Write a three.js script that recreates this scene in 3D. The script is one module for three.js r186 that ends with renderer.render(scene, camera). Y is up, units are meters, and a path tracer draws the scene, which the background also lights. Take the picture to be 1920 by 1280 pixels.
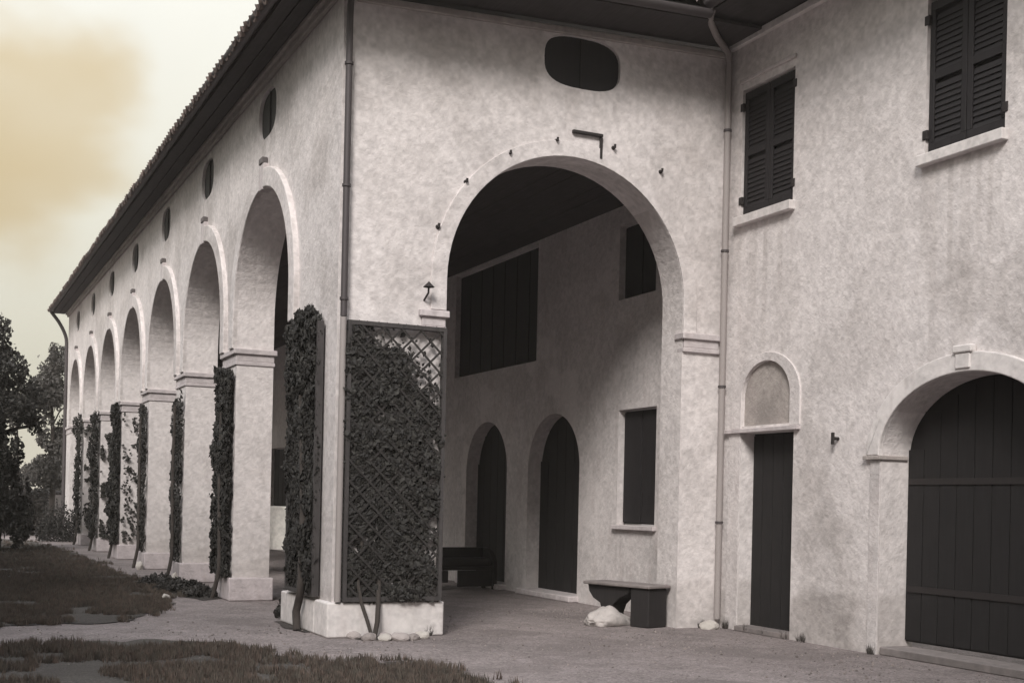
import * as THREE from 'three';
import { mergeGeometries } from 'three/addons/utils/BufferGeometryUtils.js';
import { RoundedBoxGeometry } from 'three/addons/geometries/RoundedBoxGeometry.js';

// ---------------------------------------------------------------- camera, sky, sun, exposure
const scene = new THREE.Scene();
const camera = new THREE.PerspectiveCamera(30.97, 1.5, 0.1, 900);
camera.position.set(-4.18, 1.6, 13.71);
camera.rotation.set(0, -0.44, 0.022, 'YXZ');
camera.setViewOffset(1920, 1280, 0, -302.3, 1920, 1280);      // rising-front lens: verticals stay upright
scene.add(camera);

const renderer = new THREE.WebGLRenderer();
renderer.toneMapping = THREE.LinearToneMapping;
renderer.toneMappingExposure = 2.55;
renderer.shadowMap.enabled = true;

const SUN_DIR = new THREE.Vector3(-0.48, 0.67, 0.57).normalize();
const sun = new THREE.DirectionalLight(new THREE.Color(1.0, 0.95, 0.90), 1.28);
sun.position.copy(SUN_DIR).multiplyScalar(60);
sun.target.position.set(2, 0, -8);
sun.castShadow = true; sun.shadow.radius = 34; sun.shadow.mapSize.set(2048, 2048);
Object.assign(sun.shadow.camera, { left: -40, right: 40, top: 40, bottom: -40, near: 1, far: 160 });
scene.add(sun, sun.target);

scene.fog = new THREE.FogExp2(new THREE.Color().setRGB(0.80, 0.74, 0.66), 0.0010);       // thin warm winter haze

// ---------------------------------------------------------------- noise
function rng(seed) { let a = seed >>> 0; return () => { a = (a + 0x6D2B79F5) | 0; let t = Math.imul(a ^ (a >>> 15), 1 | a); t = (t + Math.imul(t ^ (t >>> 7), 61 | t)) ^ t; return ((t ^ (t >>> 14)) >>> 0) / 4294967296; }; }
function hash(x, y, s) { let h = Math.imul(x, 374761393) + Math.imul(y, 668265263) + Math.imul(s, 1274126177); h = Math.imul(h ^ (h >>> 13), 1274126177); return ((h ^ (h >>> 16)) >>> 0) / 4294967296; }
function vnoise(x, y, p, s) {                                   // periodic value noise
  const xi = Math.floor(x), yi = Math.floor(y), fx = x - xi, fy = y - yi;
  const m = (a) => ((a % p) + p) % p, u = fx * fx * (3 - 2 * fx), v = fy * fy * (3 - 2 * fy);
  const a = hash(m(xi), m(yi), s), b = hash(m(xi + 1), m(yi), s), c = hash(m(xi), m(yi + 1), s), d = hash(m(xi + 1), m(yi + 1), s);
  return a + (b - a) * u + (c - a) * v + (a - b - c + d) * u * v;
}
function fbm(u, v, base, oct, s, gain = 0.5) { let r = 0, a = 1, t = 0, p = base; for (let i = 0; i < oct; i++) { r += a * vnoise(u * p, v * p, p, s + i * 17); t += a; a *= gain; p *= 2; } return r / t; }
const sstep = (a, b, x) => { const t = Math.min(1, Math.max(0, (x - a) / (b - a))); return t * t * (3 - 2 * t); };

{ // overcast daylight sky, pale cream with thin warm veils of cloud
  const w = 2048, h = 1024, data = new Float32Array(w * h * 4), d0 = new THREE.Vector3(0.045, 0.285, -1.08).normalize();
  for (let j = 0; j < h; j++) {
    const el = ((j + 0.5) / h - 0.5) * Math.PI, se = Math.sin(el);
    for (let i = 0; i < w; i++) {
      const ph = ((i + 0.5) / w - 0.5) * 2 * Math.PI, dx = Math.cos(ph) * Math.cos(el), dz = Math.sin(ph) * Math.cos(el);
      const n = fbm(i / w, j / h, 24, 5, 5), n2 = fbm(i / w, j / h, 48, 5, 31);
      const ang = Math.acos(Math.min(1, dx * d0.x + se * d0.y + dz * d0.z)) * 57.3;
      let veil = sstep(6.6, 3.6, ang + (n2 - 0.5) * 7);        // the warm patch of cloud in view
      veil *= 0.7 + 0.6 * fbm(i / w * 1, j / h, 40, 4, 91); veil = Math.max(veil, sstep(0.60, 0.72, n) * 0.8 * sstep(14, 24, ang));
      const s = Math.max(0, se), L = 0.230 * (1 + 1.9 * s) * (0.97 + 0.06 * n2);
      const k = se < 0 ? 0.5 : 1, o = (j * w + i) * 4;
      data[o] = L * k * 1.0 * (1 - 0.17 * veil); data[o + 1] = L * k * (0.955 + 0.1 * s) * (1 - 0.28 * veil); data[o + 2] = L * k * (0.76 + 0.42 * s) * (1 - 0.44 * veil); data[o + 3] = 1;
    }
  }
  const t = new THREE.DataTexture(data, w, h, THREE.RGBAFormat, THREE.FloatType);
  t.mapping = THREE.EquirectangularReflectionMapping; t.magFilter = t.minFilter = THREE.LinearFilter; t.needsUpdate = true;
  scene.background = t; scene.environment = t;
}

// ---------------------------------------------------------------- materials
function tex(size, metres, fn, colour = true) {
  const d = new Uint8Array(size * size * 4);
  for (let j = 0; j < size; j++) for (let i = 0; i < size; i++) {
    const c = fn((i + 0.5) / size, (j + 0.5) / size), o = (j * size + i) * 4;
    for (let k = 0; k < 3; k++) { let x = Math.min(1, Math.max(0, c[k])); if (colour) x = x <= 0.0031308 ? 12.92 * x : 1.055 * Math.pow(x, 1 / 2.4) - 0.055; d[o + k] = Math.round(x * 255); }
    d[o + 3] = 255;
  }
  const t = new THREE.DataTexture(d, size, size, THREE.RGBAFormat, THREE.UnsignedByteType);
  t.wrapS = t.wrapT = THREE.RepeatWrapping; t.magFilter = THREE.LinearFilter; t.minFilter = THREE.LinearMipmapLinearFilter; t.generateMipmaps = true;
  if (colour) t.colorSpace = THREE.SRGBColorSpace;
  t.repeat.set(1 / metres, 1 / metres); t.needsUpdate = true; return t;
}
const mix = (a, b, t) => a.map((x, i) => x + (b[i] - x) * t);
const PLASTER = [0.64, 0.598, 0.592];
function plasterTex(seed, base, blot, size = 512) {
  return tex(size, 6.5, (u, v) => {
    const big = fbm(u, v, 4, 4, seed), mid = fbm(u, v, 14, 4, seed + 3), fine = fbm(u, v, 110, 3, seed + 9, 0.7), str = fbm(u * 1, v * 0.25, 48, 3, seed + 40);
    let c = base.map((x) => x * (0.80 + 0.24 * big + 0.17 * (mid - 0.5) + 0.45 * (fine - 0.5)));
    c = mix(c, base.map((x) => x * 0.55), blot * sstep(0.56, 0.72, fbm(u, v, 7, 5, seed + 21)));       // old damp stains
    c = mix(c, base.map((x) => x * 1.18), 0.5 * sstep(0.60, 0.70, fbm(u, v, 9, 4, seed + 33)));        // limewash left thick
    c = mix(c, [0.40, 0.34, 0.33], 0.22 * sstep(0.55, 0.8, str));
    return c;
  });
}
function wallTex(W, H, mw, mh, seed, base, sills, blots) {            // a whole wall: blotches, drip stains under sills, splashed foot
  const d = new Uint8Array(W * H * 4), enc = (x) => { x = Math.min(1, Math.max(0, x)); return Math.round(255 * (x <= 0.0031308 ? 12.92 * x : 1.055 * Math.pow(x, 1 / 2.4) - 0.055)); };
  for (let j = 0; j < H; j++) for (let i = 0; i < W; i++) {
    const u = i / W * mw, y = j / H * mh, N = (f, o, k) => { let r = 0, a = 1, t = 0; for (let q = 0; q < o; q++) { r += a * vnoise(u * f, y * f, 65536, seed + k + q); t += a; a *= 0.55; f *= 2.03; } return r / t; };
    const big = N(0.45, 3, 0), mid = N(1.9, 3, 7), fine = N(17, 2, 11);
    let k = 0.90 + 0.20 * big + 0.17 * (mid - 0.5) + 0.40 * (fine - 0.5), w = 0;
    w += 0.15 * sstep(0.55, 0.68, N(0.7, 4, 20)) + 0.07 * sstep(0.55, 0.60, N(1.6, 3, 26));
    for (const [a, b, ys, len] of sills) { if (u < a - 0.12 || u > b + 0.12 || y > ys) continue; const L = len * (0.25 + 1.1 * vnoise(u * 7, 3.7, 65536, seed + 51)), t = (ys - y) / L; if (t < 1) w += 0.11 * sstep(0.36, 0.72, vnoise(u * 13, y * 0.6, 65536, seed + 52)) * (0.35 + 0.65 * sstep(1, 0.5, t)) * sstep(-0.12, 0.05, Math.min(u - a, b - u)); }
    for (const [cu, cy, ru, ry, amt] of blots) { const q = Math.hypot((u - cu) / ru, (y - cy) / ry) + (N(1.3, 4, 60) - 0.5) * 1.5; w += 0.6 * amt * sstep(1.0, 0.82, q); }
    const foot = 0.22 + 0.75 * N(0.8, 4, 70); if (y < foot) w += 0.17 * sstep(0.0, 0.14, foot - y) * (0.55 + 0.9 * N(5, 2, 75));
    k *= 1 - Math.min(0.62, w); const g = Math.min(1, w) * 0.05, o = (j * W + i) * 4;
    d[o] = enc(base[0] * k * (1 + g)); d[o + 1] = enc(base[1] * k); d[o + 2] = enc(base[2] * k * (1 - g)); d[o + 3] = 255;
  }
  const t = new THREE.DataTexture(d, W, H, THREE.RGBAFormat, THREE.UnsignedByteType); t.wrapS = t.wrapT = THREE.RepeatWrapping; t.magFilter = THREE.LinearFilter; t.minFilter = THREE.LinearMipmapLinearFilter; t.generateMipmaps = true; t.colorSpace = THREE.SRGBColorSpace; t.repeat.set(1 / mw, 1 / mh); t.needsUpdate = true; return t;
}
const plasterBump = tex(1024, 2.2, (u, v) => { const a = 0.5 * fbm(u, v, 8, 4, 77) + 0.5 * fbm(u, v, 60, 3, 88, 0.7); return [a, a, a]; }, false);
const M = {};
const std = (n, o) => (M[n] = new THREE.MeshStandardMaterial({ roughness: 0.95, ...o, name: n }));
const col = (r, g, b) => new THREE.Color().setRGB(r, g, b);
std('plaster', { map: plasterTex(11, PLASTER, 0.2, 1024), bumpMap: plasterBump, bumpScale: 0.012 });
std('houseWall', { map: wallTex(2048, 1024, 16, 8, 501, PLASTER, [[0.29, 1.38, 5.28, 2.2], [3.62, 4.71, 5.28, 3.2], [8.2, 9.3, 5.28, 2.5]], [[5.2, 3.75, 1.3, 0.5, 0.22], [2.6, 3.5, 0.8, 0.6, 0.14], [2.2, 0.9, 0.55, 0.8, 0.14], [1.9, 0.1, 0.7, 0.5, 0.2]]), bumpMap: plasterBump, bumpScale: 0.012 });
std('endWall', { map: wallTex(1024, 1024, 8, 8, 541, PLASTER, [[2.7, 3.6, 6.8, 0.8]], [[4.6, 5.0, 0.45, 1.1, 0.16], [0.9, 5.1, 0.8, 0.9, 0.12]]), bumpMap: plasterBump, bumpScale: 0.012 });
std('arcadeWall', { map: wallTex(2048, 512, 32, 8, 581, PLASTER, [...Array(7)].map((_, i) => [28.03 - i * 4.184, 28.82 - i * 4.184, 6.7, 0.7]), []), bumpMap: plasterBump, bumpScale: 0.012 });
std('plasterInner', { map: plasterTex(57, PLASTER, 0.2, 1024), bumpMap: plasterBump, bumpScale: 0.012 });
std('plasterOld', { map: plasterTex(91, [0.50, 0.45, 0.46], 0.6), bumpMap: plasterBump, bumpScale: 0.014 });
std('limestone', { map: plasterTex(23, [0.58, 0.53, 0.535], 0.22), bumpMap: plasterBump, bumpScale: 0.006 });
std('keyDark', { map: plasterTex(39, [0.15, 0.135, 0.135], 0.4), bumpMap: plasterBump, bumpScale: 0.006 });
std('step', { map: plasterTex(43, [0.22, 0.195, 0.19], 0.4), bumpMap: plasterBump, bumpScale: 0.006 });
std('hedgeWall', { map: plasterTex(47, [0.11, 0.1, 0.098], 0.4), bumpMap: plasterBump, bumpScale: 0.01 });
std('whiteStone', { map: plasterTex(29, [0.70, 0.66, 0.65], 0.12), bumpMap: plasterBump, bumpScale: 0.004 });
std('render', { map: plasterTex(37, [0.40, 0.36, 0.34], 0.5), bumpMap: plasterBump, bumpScale: 0.014 });
const gravelTex = (seed, base, dirt) => tex(1024, 4.5, (u, v) => {
  const big = fbm(u, v, 3, 5, seed), mid = fbm(u, v, 20, 4, seed + 5), f = fbm(u, v, 150, 3, seed + 9, 0.8), sp = hash(Math.floor(u * 340), Math.floor(v * 340), seed);
  let c = base.map((x) => x * (0.62 + 0.42 * big + 0.35 * (mid - 0.5) + 0.8 * (f - 0.5)));
  c = mix(c, dirt, 0.55 * sstep(0.52, 0.66, fbm(u, v, 6, 5, seed + 14)));
  if (sp > 0.955) c = c.map((x) => x * 1.5); else if (sp < 0.04) c = c.map((x) => x * 0.55);
  return c;
});
const gravelBump = tex(1024, 1.6, (u, v) => { const a = 0.35 * fbm(u, v, 10, 3, 3) + 0.65 * fbm(u, v, 70, 3, 8, 0.8); return [a, a, a]; }, false);
std('gravel', { map: gravelTex(61, [0.285, 0.245, 0.24], [0.165, 0.14, 0.137]), bumpMap: gravelBump, bumpScale: 0.03, roughness: 1 });
std('soil', { map: gravelTex(71, [0.06, 0.05, 0.045], [0.03, 0.026, 0.022]), bumpMap: gravelBump, bumpScale: 0.05, roughness: 1 });
std('turf', { map: gravelTex(81, [0.09, 0.08, 0.073], [0.055, 0.048, 0.044]), bumpMap: gravelBump, bumpScale: 0.05, roughness: 1 });
const woodTex = (seed, base) => tex(512, 1.2, (u, v) => { const g = fbm(u * 1, v * 0.06, 64, 3, seed), k = fbm(u, v, 12, 4, seed + 4); return base.map((x) => x * (0.55 + 0.6 * g + 0.35 * k)); });
std('darkWood', { map: woodTex(5, [0.015, 0.0125, 0.013]), roughness: 0.8 });
std('shutterWood', { map: woodTex(15, [0.011, 0.009, 0.0105]), roughness: 0.75 });
std('doorWood', { map: woodTex(25, [0.0095, 0.008, 0.0085]), roughness: 0.8 });
std('soffitWood', { map: woodTex(35, [0.040, 0.034, 0.036]), roughness: 0.9 });
std('trellisWood', { map: woodTex(45, [0.026, 0.023, 0.022]), roughness: 0.9 });
std('postWood', { map: woodTex(48, [0.05, 0.045, 0.045]), roughness: 0.9 });
std('zinc', { color: col(0.075, 0.065, 0.068), roughness: 0.6, metalness: 0.3 });
std('palePipe', { color: col(0.30, 0.27, 0.262), roughness: 0.7 });
std('iron', { color: col(0.035, 0.03, 0.03), roughness: 0.7, metalness: 0.4 });
for (const [i, k] of [0.8, 1.0, 1.25].entries()) std('tile' + i, { color: col(0.13 * k, 0.098 * k, 0.088 * k) });
for (const [i, c] of [[0.018, 0.0165, 0.015], [0.028, 0.026, 0.023], [0.0135, 0.012, 0.0115]].entries()) std('leaf' + i, { color: col(...c), roughness: 0.75, side: THREE.DoubleSide });
std('leafGrey', { color: col(0.065, 0.06, 0.056), roughness: 0.8, side: THREE.DoubleSide });
std('leafLow', { color: col(0.035, 0.032, 0.03), roughness: 0.8, side: THREE.DoubleSide });
std('bark', { map: woodTex(65, [0.05, 0.042, 0.038]), roughness: 1 });
std('cloth', { map: plasterTex(101, [0.86, 0.83, 0.78], 0.03), roughness: 1, side: THREE.DoubleSide });
std('sack', { map: plasterTex(103, [0.46, 0.425, 0.41], 0.3), roughness: 1 });
std('grass', { color: col(0.075, 0.066, 0.06), roughness: 0.85, side: THREE.DoubleSide });
for (const [i, c] of [[0.36, 0.32, 0.31], [0.26, 0.23, 0.22], [0.44, 0.41, 0.38]].entries()) std('pebble' + i, { color: col(...c), bumpMap: plasterBump, bumpScale: 0.01 });

// ---------------------------------------------------------------- builders
const used = {};
function numbered(n) { const k = used[n] = (used[n] ?? -1) + 1; return k ? n + '_' + String(k).padStart(3, '0') : n; }
function thing(name, label, category, pos = [0, 0, 0], group, turn = 0) {
  const o = new THREE.Group(); o.name = numbered(name); o.position.set(...pos); o.rotation.y = turn;
  o.userData = { label, category }; if (group) o.userData.group = group; scene.add(o); return o;
}
function part(name, geo, mat, parent, label) {
  const m = new THREE.Mesh(geo, mat); m.name = parent === scene ? numbered(name) : name; m.castShadow = m.receiveShadow = true; if (label) m.userData.label = label; parent.add(m); return m;
}
function structure(name, geo, mat) { const m = part(name, geo, mat, scene); m.userData.kind = 'structure'; return m; }
function worldUV(g, ox = 0, oy = 0) {                              // uv in metres by the way each face points
  if (g.index) g = g.toNonIndexed();
  const p = g.attributes.position, uv = new Float32Array(p.count * 2), a = new THREE.Vector3(), b = new THREE.Vector3(), c = new THREE.Vector3();
  for (let i = 0; i < p.count; i += 3) {
    a.fromBufferAttribute(p, i); b.fromBufferAttribute(p, i + 1).sub(a); c.fromBufferAttribute(p, i + 2).sub(a); b.cross(c);
    const x = Math.abs(b.x), y = Math.abs(b.y), z = Math.abs(b.z);
    for (let k = 0; k < 3; k++) { const X = p.getX(i + k), Y = p.getY(i + k), Z = p.getZ(i + k), o = (i + k) * 2;
      if (x >= y && x >= z) { uv[o] = Z + ox; uv[o + 1] = Y + oy; } else if (z >= y) { uv[o] = X + ox; uv[o + 1] = Y + oy; } else { uv[o] = X + ox; uv[o + 1] = Z + oy; } }
  }
  g.setAttribute('uv', new THREE.BufferAttribute(uv, 2)); return g;
}
const bx = (x0, x1, y0, y1, z0, z1, r = 0) => {
  const w = x1 - x0, h = y1 - y0, d = z1 - z0;
  const g = r ? new RoundedBoxGeometry(w, h, d, 2, r) : new THREE.BoxGeometry(w, h, d);
  g.translate((x0 + x1) / 2, (y0 + y1) / 2, (z0 + z1) / 2); return worldUV(g);
};
const norm = (gs) => mergeGeometries(gs.map((g) => { if (g.index) g = g.toNonIndexed(); for (const k of Object.keys(g.attributes)) if (!['position', 'normal', 'uv'].includes(k)) g.deleteAttribute(k); return g; }));
const V3 = (x, y, z) => new THREE.Vector3(x, y, z);
const tube = (pts, r, seg = 12, rad = 8) => new THREE.TubeGeometry(new THREE.CatmullRomCurve3(pts.map((p) => V3(...p)), false, 'catmullrom', 0.2), seg, r, rad);
const rod = (a, b, r, rad = 8) => { const A = V3(...a), B = V3(...b), g = new THREE.CylinderGeometry(r, r, A.distanceTo(B), rad); g.applyQuaternion(new THREE.Quaternion().setFromUnitVectors(V3(0, 1, 0), B.clone().sub(A).normalize())); g.translate(...A.add(B).multiplyScalar(0.5).toArray()); return g; };
// planes: 'x' faces -x with u = -z and depth going +x; 'z' faces +z with u = x and depth going -z
const BASIS = { x: new THREE.Matrix4().makeBasis(V3(0, 0, -1), V3(0, 1, 0), V3(1, 0, 0)), z: new THREE.Matrix4().makeBasis(V3(1, 0, 0), V3(0, 1, 0), V3(0, 0, 1)) };
function extrude(shape, plane, at, depth, bevel = 0) {             // front face at 'at'; depth > 0 goes into the wall
  const g = new THREE.ExtrudeGeometry(shape, { depth, bevelEnabled: bevel > 0, bevelSize: bevel, bevelThickness: bevel, bevelOffset: -bevel, bevelSegments: 2, curveSegments: 24 });
  if (plane === 'z') g.translate(0, 0, at - depth); else { g.applyMatrix4(BASIS.x); g.translate(at, 0, 0); }
  return worldUV(g);
}
const shapeOf = (pts, holes = []) => { const s = new THREE.Shape(pts.map((p) => new THREE.Vector2(...p))); for (const h of holes) s.holes.push(new THREE.Path(h.map((p) => new THREE.Vector2(...p)))); return s; };
function archPath(c, a, b, spring, y0 = 0, n = 36) { const r = [[c - a, y0]]; for (let i = 0; i <= n; i++) { const t = Math.PI * (1 - i / n); r.push([c + a * Math.cos(t), spring + b * Math.sin(t)]); } r.push([c + a, y0]); return r; }
function superEllipse(cx, cy, a, b, e, n = 40) { const r = []; for (let i = 0; i < n; i++) { const t = i / n * 2 * Math.PI, c = Math.cos(t), s = Math.sin(t); r.push([cx + a * Math.sign(c) * Math.abs(c) ** e, cy + b * Math.sign(s) * Math.abs(s) ** e]); } return r; }
const rect = (u0, u1, y0, y1) => [[u0, y0], [u1, y0], [u1, y1], [u0, y1]];
function wallShape(u0, u1, top0, top1, notches, holes) { const p = [[u0, top0], [u0, 0]]; for (const n of notches) p.push(...n); p.push([u1, 0], [u1, top1]); return shapeOf(p, holes); }
function band(c, a, b, spring, w, y0) { const o = archPath(c, a + w, b + w, spring, y0), i = archPath(c, a, b, spring, y0); return shapeOf([...o, ...i.reverse()]); }
function moulding(x0, x1, z0, z1, y, parent, name = 'capital') {   // three stacked courses round a pier
  const L = [[0, 0.06, 0.022], [0.06, 0.17, 0.012], [0.17, 0.25, 0.05]];
  return part(name, norm(L.map(([a, b, e]) => bx(x0 - e, x1 + e, y + a, y + b, z0 - e, z1 + e, 0.012))), M.limestone, parent);
}

// leaves: many small folded blades; every leaf is real geometry
function leaves(list, parent, name, mat) {
  const pos = [], nor = [], A = V3(), B = V3(), C = V3(), n = V3();
  const tri = (a, b, c) => { A.copy(b).sub(a); B.copy(c).sub(a); n.crossVectors(A, B).normalize(); for (const p of [a, b, c]) { pos.push(p.x, p.y, p.z); nor.push(n.x, n.y, n.z); } };
  const q = new THREE.Quaternion(), e = new THREE.Euler();
  for (const [x, y, z, s, rx, ry, rz] of list) {
    q.setFromEuler(e.set(rx, ry, rz));
    const P = (a, b, c) => V3(a * s, b * s, c * s).applyQuaternion(q).add(C.set(x, y, z));
    const b0 = P(0, -0.5, 0), t = P(0, 0.55, -0.08), l = P(-0.36, 0, -0.1), r = P(0.36, 0, -0.1), m = P(0, 0.05, 0.05);
    tri(b0, m, l); tri(l, m, t); tri(b0, r, m); tri(m, r, t);
  }
  const g = new THREE.BufferGeometry(); g.setAttribute('position', new THREE.Float32BufferAttribute(pos, 3)); g.setAttribute('normal', new THREE.Float32BufferAttribute(nor, 3));
  g.setAttribute('uv', new THREE.BufferAttribute(new Float32Array(pos.length / 3 * 2), 2));
  return part(name, g, mat, parent);
}
/*GROUND*/
// ---------------------------------------------------------------- ground, lawns, soil
const W = 5.37, T = 0.57, END = -31.74, PERIOD = 4.184, AR = 1.613, FIRST = -3.575;
function sheet(pts, y, mat, name) { const g = new THREE.ShapeGeometry(shapeOf(pts.map(([x, z]) => [x, -z]))); g.rotateX(-Math.PI / 2); g.translate(0, y, 0); return structure(name, worldUV(g), mat); }
{
  const g = new THREE.PlaneGeometry(1600, 1600); g.rotateX(-Math.PI / 2); structure('ground', worldUV(g), M.gravel);
}
function rough(pts, step, amp, seed) {                              // an uneven outline
  const r = rng(seed), o = [];
  for (let i = 0; i < pts.length; i++) { const [a, b] = pts[i], [c, d] = pts[(i + 1) % pts.length], L = Math.hypot(c - a, d - b), n = Math.max(1, Math.round(Math.min(L, 30) / step)); for (let k = 0; k < n; k++) { const t = k / n; o.push([a + (c - a) * t + (r() - 0.5) * amp, b + (d - b) * t + (r() - 0.5) * amp]); } }
  return o;
}
const LAWN1 = rough([[-2.0, -31.4], [-1.15, -29], [-0.75, -20], [-0.72, -13], [-0.62, -8.6], [-0.9, -5.2], [-1.45, -3.4], [-2.2, -2.2], [-3.4, -2.02], [-6, -2.3], [-12, -3.2], [-12, -31.4]], 0.22, 0.34, 4);
const LAWN2 = rough([[-6.2, 0.4], [-3.5, 0.1], [-2.7, -0.16], [-1.9, -0.2], [-1.28, 0.22], [-1.1, 1.2], [-1.05, 1.9], [-0.55, 2.28], [0.16, 2.25], [0.26, 3.6], [0.2, 6], [-1, 9.5], [-6.2, 9.5]], 0.2, 0.30, 9);
sheet(LAWN1, 0.012, M.turf, 'lawn'); sheet(LAWN2, 0.012, M.turf, 'lawn');
sheet(rough([[0.22, 0.03], [0.28, 0.34], [0.62, 0.46], [1.02, 0.34], [1.12, 0.03]], 0.1, 0.06, 5), 0.008, M.soil, 'flower_bed');
sheet(rough([[-0.02, -1.95], [-0.02, -0.7], [-0.14, -0.6], [-0.24, -1.0], [-0.16, -1.95]], 0.12, 0.08, 6), 0.008, M.soil, 'flower_bed');
sheet(rough([[-0.02, -9.5], [-0.02, -5.6], [-0.4, -5.3], [-0.62, -6.4], [-0.58, -9.4]], 0.2, 0.14, 7), 0.008, M.soil, 'flower_bed');
{ // grass blades
  const inside = (P, x, z) => { let c = false; for (let i = 0, j = P.length - 1; i < P.length; j = i++) if ((P[i][1] > z) !== (P[j][1] > z) && x < (P[j][0] - P[i][0]) * (z - P[i][1]) / (P[j][1] - P[i][1]) + P[i][0]) c = !c; return c; };
  const r = rng(21), gp = [];
  for (let k = 0; k < 10; k++) { const a = r() * 6.28, d = r() * 0.05, h = 0.03 + r() * 0.045, w = 0.004 + r() * 0.003, x = Math.cos(a) * d, z = Math.sin(a) * d, lx = (r() - 0.5) * 0.05, lz = (r() - 0.5) * 0.05, b = r() * 3.14, cx = Math.cos(b) * w, cz = Math.sin(b) * w; gp.push(x - cx, 0, z - cz, x + cx, 0, z + cz, x + lx, h, z + lz); }
  const g = new THREE.BufferGeometry(); g.setAttribute('position', new THREE.Float32BufferAttribute(gp, 3)); g.computeVertexNormals();
  for (const [P, x0, x1, z0, z1, N, what] of [[LAWN1, -4.6, -0.4, -31, -1.9, 26000, 'dark rough grass of the far lawn beside the arcade'], [LAWN2, -4.6, 0.5, -0.5, 6.5, 15000, 'dark rough grass of the near lawn in the foreground']]) {
    const L = [], m4 = new THREE.Matrix4(), q = new THREE.Quaternion(), up = V3(0, 1, 0);
    for (let i = 0; i < N; i++) { const x = x0 + (x1 - x0) * r(), z = z0 + (z1 - z0) * (P === LAWN1 ? 1 - r() * r() : r()); const gap = vnoise(x * 1.7 + 60, z * 1.7 + 60, 512, 3); const g2 = vnoise(x * 6 + 60, z * 6 + 60, 512, 8), o = 0.22; let edge = 0; for (const [ex, ez] of [[o, 0], [-o, 0], [0, o], [0, -o], [0, 0]]) if (inside(P, x + ex, z + ez)) edge++; if (edge === 0 || gap < 0.3 || g2 < 0.22 || (edge < 5 && g2 < 0.85 - edge * 0.12)) continue; const s = 0.6 + r() * 0.6 + gap * 0.35; L.push(m4.clone().compose(V3(x, 0.01, z), q.setFromAxisAngle(up, r() * 6.28), V3(s, s, s))); }
    const im = new THREE.InstancedMesh(g, M.grass, L.length); L.forEach((m, i) => { im.setMatrixAt(i, m); const k = 0.6 + r() * 0.9; im.setColorAt(i, col(k * (1 + 0.25 * r()), k, k * 0.9)); });
    im.name = numbered('grass'); im.userData = { kind: 'stuff', label: what, category: 'grass' }; im.castShadow = im.receiveShadow = true; scene.add(im);
  }
}

// ---------------------------------------------------------------- the arcade building
const LIFT = 0.0095, lift = (g, k = LIFT) => { const p = g.attributes.position; for (let i = 0; i < p.count; i++) p.setY(i, p.getY(i) - Math.min(0, p.getZ(i)) * k); return g; }, OY = (c) => 7.02 - (c + 3.5) * 0.0072;
const centres = [...Array(7)].map((_, i) => FIRST - i * PERIOD), SPRING = 4.335, CAP = 3.62;
const arcade = thing('arcade_building', 'long pale plastered farm wing with seven tall arches and dark oval windows', 'building');
part('facade_wall', extrude(wallShape(0.002, -END, 7.54, 7.54 - END * LIFT, centres.map((c) => archPath(-c, AR, AR, SPRING)), centres.map((c) => superEllipse(-c, OY(c), 0.5, 0.33, 0.72))), 'x', 0, T), M.arcadeWall, arcade);
const BC = 3.02, BR = 1.676, BS = 4.27;
part('end_wall', extrude(wallShape(0.002, W, 7.44, 7.68, [archPath(BC, BR, BR, BS)], [superEllipse(3.13, 7.15, 0.545, 0.325, 0.68)]), 'z', 0, 0.5), M.endWall, arcade);
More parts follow.
